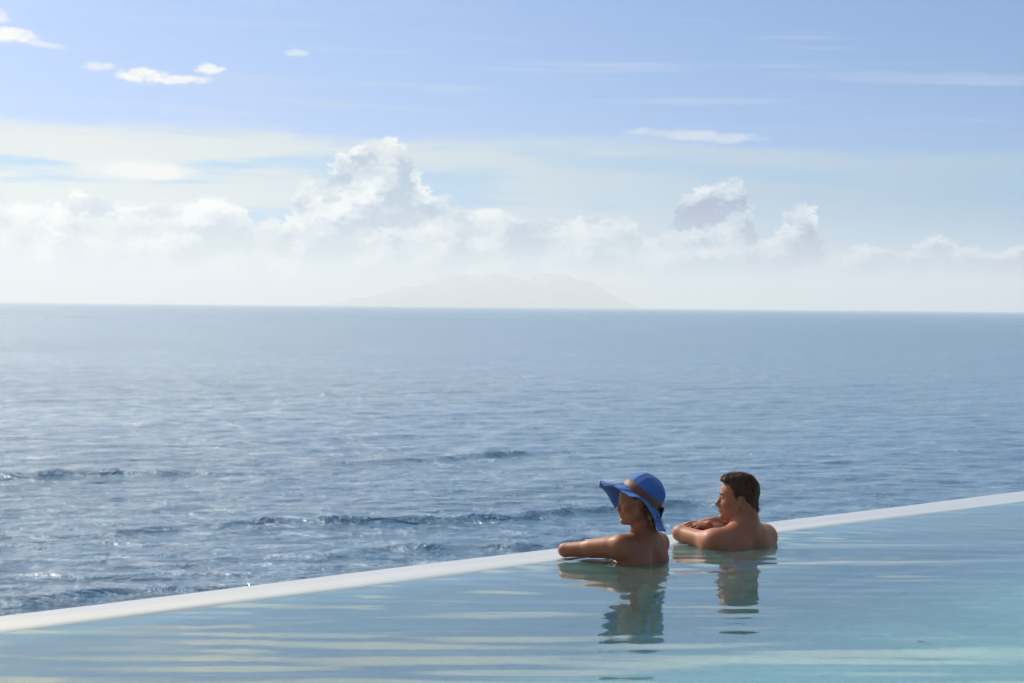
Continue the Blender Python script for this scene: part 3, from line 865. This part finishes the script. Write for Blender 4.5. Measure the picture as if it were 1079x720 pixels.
def build_woman():
    C = (.630, 9.405); yaw = R(53); M = frame(yaw)
    P = lambda x, y, z: np.array([C[0], C[1], z]) + M[:, 0] * x + M[:, 1] * y
    base = (C[0], C[1], FLOOR)
    fd = Field((.14, 9.0, -1.39), (1.02, 9.98, .42), .0036, -.10, .010)
    E = lambda p, r, k=.04, sub=False, Mm=M: fd.ell(P(*p), r, Mm, k, sub)
    C_ = lambda a, b, ra, rb, k=.03, sub=False: fd.cap(P(*a), P(*b), ra, rb, k, sub)
    E((0, .02, -.11), (.135, .085, .17), .05)
    E((0, .005, .035), (.146, .062, .080), .05)
    for s in (-1, 1):
        E((s * .068, -.028, .01), (.055, .036, .072), .05)
        C_((s * .150, .008, .080), (s * .030, .0, .124), .034, .038, .07)
        C_((s * .112, .0, -.02), (s * .082, .01, -.28), .050, .050, .06)
        E((s * .066, .088, -.045), (.062, .055, .056), .03)            # bust
        E((s * .070, -.040, -.50), (.082, .085, .085), .05)
        C_((s * .082, .02, -.52), (s * .085, .05, -.93), .084, .050, .05)
        C_((s * .085, .05, -.93), (s * .085, .01, -1.29), .050, .031, .03)
        E((s * .085, .02, -1.06), (.043, .048, .10), .03)
        C_((s * .085, .0, -1.33), (s * .095, .15, -1.348), .030, .018, .03)
    E((0, .02, -.28), (.108, .076, .14), .06)
    E((0, .015, -.44), (.150, .095, .12), .06)
    C_((0, -.088, .03), (0, -.082, -.28), .010, .010, .05, True)
    # head, looking left in profile
    HM = frame(R(90 + 2), R(-4), R(0)); hc = np.array([.598, 9.405, .2875]); sc = .93
    fd.cap(P(0, .0, .085), hc + HM @ np.array([0, -.026, -.055]), .050, .046, .045)
    W = add_head(fd, hc, HM, sc, True)
    # left arm stretched along the rim, forearm folded away
    sh = P(-.160, .018, .083); el = np.array([.262, 9.452, .045]); wr = np.array([.455, 9.640, .042])
    fd.ell(sh, (.048, .048, .046), None, .03)
    fd.cap(sh, el, .045, .0335, .05); fd.cap(sh * .75 + el * .25, sh * .5 + el * .5, .044, .038, .03)
    fd.cap(el, wr, .0325, .022, .008); hand(fd, wr, (.75, .6, -.05), (0, 0, 1), curl=.35, side=-1, s=.9)
    sh = P(.156, .018, .070); el = np.array([.640, 9.830, .046]); wr = np.array([.480, 9.700, .052])
    fd.ell(sh, (.046, .046, .046), None, .03)
    fd.cap(sh, el, .042, .034, .03); fd.cap(el, wr, .034, .022, .02); hand(fd, wr, (-.8, -.55, .12), (0, 0, 1), curl=.3, side=1, s=.9)
    skin = skin_mat('sun_browned_skin', (.32, .124, .064), (.20, .072, .037), (.22, .055, .042))
    tone = [(W(0, .092, -.059), np.array([.022, .022, .007]), .9), (W(0, .092, -.071), np.array([.02, .02, .008]), .9)]
    o = finish_body('person', fd, base, skin, tone)
    tag(o, 'woman in a wide blue sun hat leaning one arm on the pool edge', 'person')
    # ---- bikini
    def clothm(c1, c2):
        def f(g, b):
            tc = g.node('ShaderNodeTexCoord').outputs['Object']
            n = g.voro(tc, 42, 1, .5, dims='3D')
            g.link(g.mix(g.ss(.25, .5, n), c1, c2), b.inputs['Base Color'])
        return f
    bm_ = principled('patterned_teal_fabric', (.05, .2, .2), .6, .3, clothm((.55, .52, .36), (.03, .16, .15)))
    tf = Field((.36, 9.18, -.16), (.86, 9.72, .06), .004)
    tf.ell(P(0, .02, -.11), (.140, .090, .175), M, .05); tf.ell(P(0, .005, .035), (.151, .067, .085), M, .05)
    for s in (-1, 1):
        tf.cap(P(s * .112, .0, -.02), P(s * .082, .01, -.28), .0545, .0545, .06)
        tf.ell(P(s * .066, .088, -.045), (.068, .061, .062), M, .03)
    q = np.stack(np.meshgrid(*tf.ax, indexing='ij'), -1); L = (q - np.array([C[0], C[1], 0])) @ M
    strap = np.abs(L[..., 2] + .085) - .011 - np.clip((L[..., 1] - .03) * 1.1, 0, .052)
    strap = np.maximum(strap, L[..., 2] - .005 - 0 * L[..., 0])
    tf.V = np.maximum(tf.V, strap).astype(np.float32)
    child_field('bikini_top', tf, base, bm_, o)
    tf = Field((.33, 9.12, -.62), (.90, 9.72, -.34), .006)
    tf.ell(P(0, .015, -.44), (.157, .102, .125), M, .06)
    for s in (-1, 1):
        tf.ell(P(s * .070, -.040, -.50), (.090, .092, .092), M, .05); tf.cap(P(s * .082, .02, -.52), P(s * .085, .05, -.7), .091, .08, .05)
    q = np.stack(np.meshgrid(*tf.ax, indexing='ij'), -1); L = (q - np.array([C[0], C[1], 0])) @ M
    tf.V = np.maximum(tf.V, np.maximum(L[..., 2] + .41, -.50 - L[..., 2] - (.10 - np.abs(L[..., 0]) * .9))).astype(np.float32)
    child_field('bikini_bottom', tf, base, principled('teal_fabric', (.02, .10, .10), .6, .3), o)
    # ---- hat, tipped back
    ax = np.array([.612, 0, .790]); ax /= np.linalg.norm(ax)                 # crown axis (up and to the back of the head)
    fw = np.array([-.790, 0, .612]); rt = np.cross(fw, ax)                   # front of the hat, her right (away)
    HC = np.array([.6165, 9.410, .3020])
    HMx = np.stack([rt, fw, ax], -1)
    nt_, nr = 160, 34
    th = np.linspace(0, 2 * np.pi, nt_, endpoint=False)                      # 0 = right(far), 90 = front, 180 = near, 270 = back
    ca, sa = np.cos(th), np.sin(th)
    a_, b_ = .090, .104                                                      # crown base half axes
    def droop(t):
        far = np.clip(np.cos(t), 0, 1); near = np.clip(-np.cos(t), 0, 1); fr = np.clip(np.sin(t), 0, 1); bk = np.clip(-np.sin(t), 0, 1)
        return R(34) * fr ** 2 + R(20) * bk ** 2 + R(62) * far ** 2 - R(2) * near ** 2 + R(6) * np.sin(3 * t + .6) * (1 - near) + R(5) * np.sin(5 * t + 1) + R(3) * np.sin(9 * t + 2) + R(20) * np.clip(np.cos(t - R(232)), 0, 1) ** 4 + R(8) * np.clip(np.cos(t - R(60)), 0, 1) ** 4
    wd = .118 - .016 * np.clip(-sa, 0, 1) + .004 * np.sin(2 * th + 1)
    prof = []                                                                # outer surface: crown top -> base -> brim edge
    for i in range(14):                                                      # crown dome
        f = i / 13; ang = f * np.pi / 2
        hh = .112 * np.cos(ang) ** .78 ; rr = np.sin(ang) ** .72 * (1.0 - .03 * np.sin(f * np.pi))
        rr = max(rr, .004)
        dent = .006 * np.exp(-((f - .25) / .2) ** 2)
        prof.append(np.stack([ca * a_ * rr * .985, sa * b_ * rr * .985, np.full(nt_, hh + .006) - dent * (np.abs(ca) < .5)], -1))
    dr = droop(th)
    for i in range(1, 19):
        f = i / 18
        bend = np.clip(f / .35, 0, 1)
        ang = dr * (0.55 + .45 * bend) + R(5) * np.sin(f * 3.1)
        r_ = wd * f
        zz = -np.sin(ang) * r_ + .004 * np.sin(th * 7 + 3 * f) * f ** 2
        rr_ = np.cos(ang) * r_
        prof.append(np.stack([ca * (a_ + rr_), sa * (b_ + rr_), zz + .004 * (1 - f)], -1))
    top = np.stack(prof, 1)                                                  # nt, n, 3
    n_ = top.shape[1]
    # thickness
    inner = top.copy(); inner[..., 2] -= .0028; inner[:, :14, 0] *= .97; inner[:, :14, 1] *= .97
    for A3 in (top, inner):                                                  # soft dents and the coils of the plait
        cr_ = .0022 * np.sin(A3[..., 0] * 61 + 1) * np.sin(A3[..., 1] * 47 + 2) + .0012 * np.sin(A3[..., 0] * 133 + A3[..., 1] * 90)
        A3[..., 2] += cr_; A3[..., 0] *= 1 + cr_ * 5; A3[..., 1] *= 1 + cr_ * 5
    allp = np.concatenate([top, inner[:, ::-1]], 1)
    V = allp.reshape(-1, 3) @ HMx.T + HC - np.array(base)
    def strawm(g, b):
        tc = g.node('ShaderNodeTexCoord').outputs['Object']
        n = g.noise(tc, 190, 3, .6); n2 = g.noise(tc, 14, 3, .5)
        g.link(g.mix(g.add(g.mul(n, .6), g.mul(n2, .4)), (.038, .11, .34), (.07, .175, .47)), b.inputs['Base Color'])
        dv_ = g.node('ShaderNodeVectorMath', operation='DOT_PRODUCT'); g.link(tc, dv_.inputs[0]); dv_.inputs[1].default_value = tuple(ax)
        coil = g.m('SINE', g.mul(dv_.outputs['Value'], 1150.0))
        g.link(g.bump(g.add(n, g.mul(coil, .35)), .8, .003), b.inputs['Normal'])
    blue = principled('blue_woven_straw', (.05, .14, .5), .75, .3, strawm)
    hat = mesh_obj('sun_hat', V, grid_faces(nt_, allp.shape[1], wrap=True), blue, o)
    # band
    bd = []
    for hgt, gr in ((.001, .0045), (.010, .0050), (.022, .0042), (.034, .0035), (.0365, -.001)):
        f = np.interp(hgt, [0, .036], [1.0, .945])
        bd.append(np.stack([ca * (a_ * f + gr), sa * (b_ * f + gr), np.full(nt_, hgt + .003)], -1))
    bd = np.stack(bd, 1)
    def bandm(g, b):
        tc = g.node('ShaderNodeTexCoord').outputs['Object']
        g.link(g.mix(g.noise(tc, 60, 3, .6), (.10, .038, .020), (.17, .07, .038)), b.inputs['Base Color'])
    band_m = principled('brown_ribbon', (.2, .09, .05), .6, .4, bandm)
    mesh_obj('hat_band', bd.reshape(-1, 3) @ HMx.T + HC - np.array(base), grid_faces(nt_, 5, wrap=True), band_m, hat)
    kf = Field(HC - .22, HC + .22, .0035)
    KB = lambda x, y, z: HC + HMx @ np.array([x, y, z])
    kf.ell(KB(-.012, -.113, .014), (.014, .011, .016), HMx, .01)
    kf.ell(KB(-.036, -.110, .018), (.020, .008, .014), HMx, .008); kf.ell(KB(.014, -.114, .018), (.020, .008, .014), HMx, .008)
    kf.cap(KB(-.012, -.118, .008), KB(-.024, -.128, -.012), .006, .005, .006)
    child_field('ribbon_knot', kf, base, principled('dark_ribbon_knot', (.018, .013, .012), .6, .3), hat)
    # ---- hair: dark cap under the hat, lighter ends at the nape
    hf = Field(hc - .17, hc + .16, .0035)
    hf.ell(W(0, -.020, .030), np.array([.083, .102, .088]) * sc, HM, .02)
    hf.ell(W(0, -.078, -.040), np.array([.056, .036, .062]) * sc, HM, .03)
    q = np.stack(np.meshgrid(*hf.ax, indexing='ij'), -1); L = (q - hc) @ HM / sc
    x, y, z = L[..., 0], L[..., 1], L[..., 2]
    ok = np.minimum(.036 + np.clip(z - .01, 0, .05) * .6 - y, .02)
    ok = np.minimum(ok, np.where((y > -.028) & (z < .012), -.01, .02))
    ok = np.minimum(ok, .068 - z)
    hf.V = np.maximum(hf.V, -ok * .8).astype(np.float32)
    def hm(g, b):
        tc = g.node('ShaderNodeTexCoord').outputs['Object']
        g.link(g.mix(g.noise(tc, 150, 3, .6), (.02, .011, .007), (.07, .038, .02)), b.inputs['Base Color'])
    hairm = principled('brown_hair', (.03, .018, .01), .5, .5, hm)
    hr = child_field('hair', hf, base, hairm, o)
    rs = np.random.default_rng(9)
    def hm2(g, b):
        tc = g.node('ShaderNodeTexCoord').outputs['Object']
        g.link(g.mix(g.ss(.42, .6, g.noise(tc, 90, 2, .6)), (.05, .028, .016), (.42, .28, .15)), b.inputs['Base Color'])
    mb = MB()
    for i in range(150):
        a0 = rs.uniform(-.045, .045)
        p = W(a0 - .01, -.066 + .25 * abs(a0) + rs.uniform(-.02, .012), -.072 + rs.uniform(-.02, .02))
        q_ = [p - np.array(base)]; v = HM @ np.array([a0 * 6 + rs.normal(0, .3), -.25 + rs.normal(0, .3), -1.0]); l = rs.uniform(.04, .085)
        for k in range(5):
            v = v + rs.normal(0, .28, 3); v /= np.linalg.norm(v); q_.append(q_[-1] + v * l / 5)
        mb.tube(q_, [.0022, .0024, .002, .0016, .001, .0003], 4)
    mb.build('hair_ends', principled('sun_bleached_hair', (.3, .2, .1), .5, .4, hm2), o, True)
    for s in (-1, 1):
        e = small_ball('eye', W(s * .031, .0735, -.002), .0112 * sc, HM, EYE, base, o)
        small_ball('iris', W(s * .031, .0735 + .0080, -.002), .0056 * sc, HM, IRIS, base, e, (1, .72, 1))
        eb = MB(); pts = [W(s * .014, .089, .018), W(s * .026, .0885, .0225), W(s * .038, .0815, .0215), W(s * .046, .073, .0155)]
        eb.tube([p - np.array(base) for p in pts], [.002, .0024, .002, .0008], 6); eb.build('eyebrow', hairm, o, True)
    # thin necklace
    nk = MB(); pts = []
    for t in np.linspace(0, 2 * np.pi, 40):
        pts.append(P(.056 * np.cos(t), .004 + .054 * np.sin(t), .128 - .012 * np.sin(t)) - np.array(base))
    nk.tube(pts, .0016, 6); nk.build('necklace', principled('dark_cord', (.05, .03, .02), .5, .4), o, True)
    return o

def build_people():
    global EYE, IRIS
    EYE = eye_mat(); IRIS = principled('iris_brown', (.03, .015, .008), .2, .5)
    build_man(); build_woman()
#PEOPLE_END


if STAGE != 'sky':
    build_sea(); build_pool(); pool_water()
    build_island()
    if HAZE > 0: build_haze()
    build_people()

# ------------------------------------------------------------------ render settings
S.render.engine = 'CYCLES'
S.view_settings.view_transform = 'Standard'; S.view_settings.look = 'None'
S.view_settings.gamma = 1; S.view_settings.use_curve_mapping = False; S.view_settings.exposure = EXPO
c_ = S.cycles
c_.max_bounces = 8; c_.diffuse_bounces = 3; c_.glossy_bounces = 4; c_.transmission_bounces = 5; c_.volume_bounces = 3
c_.use_denoising = True; c_.sample_clamp_indirect = 6
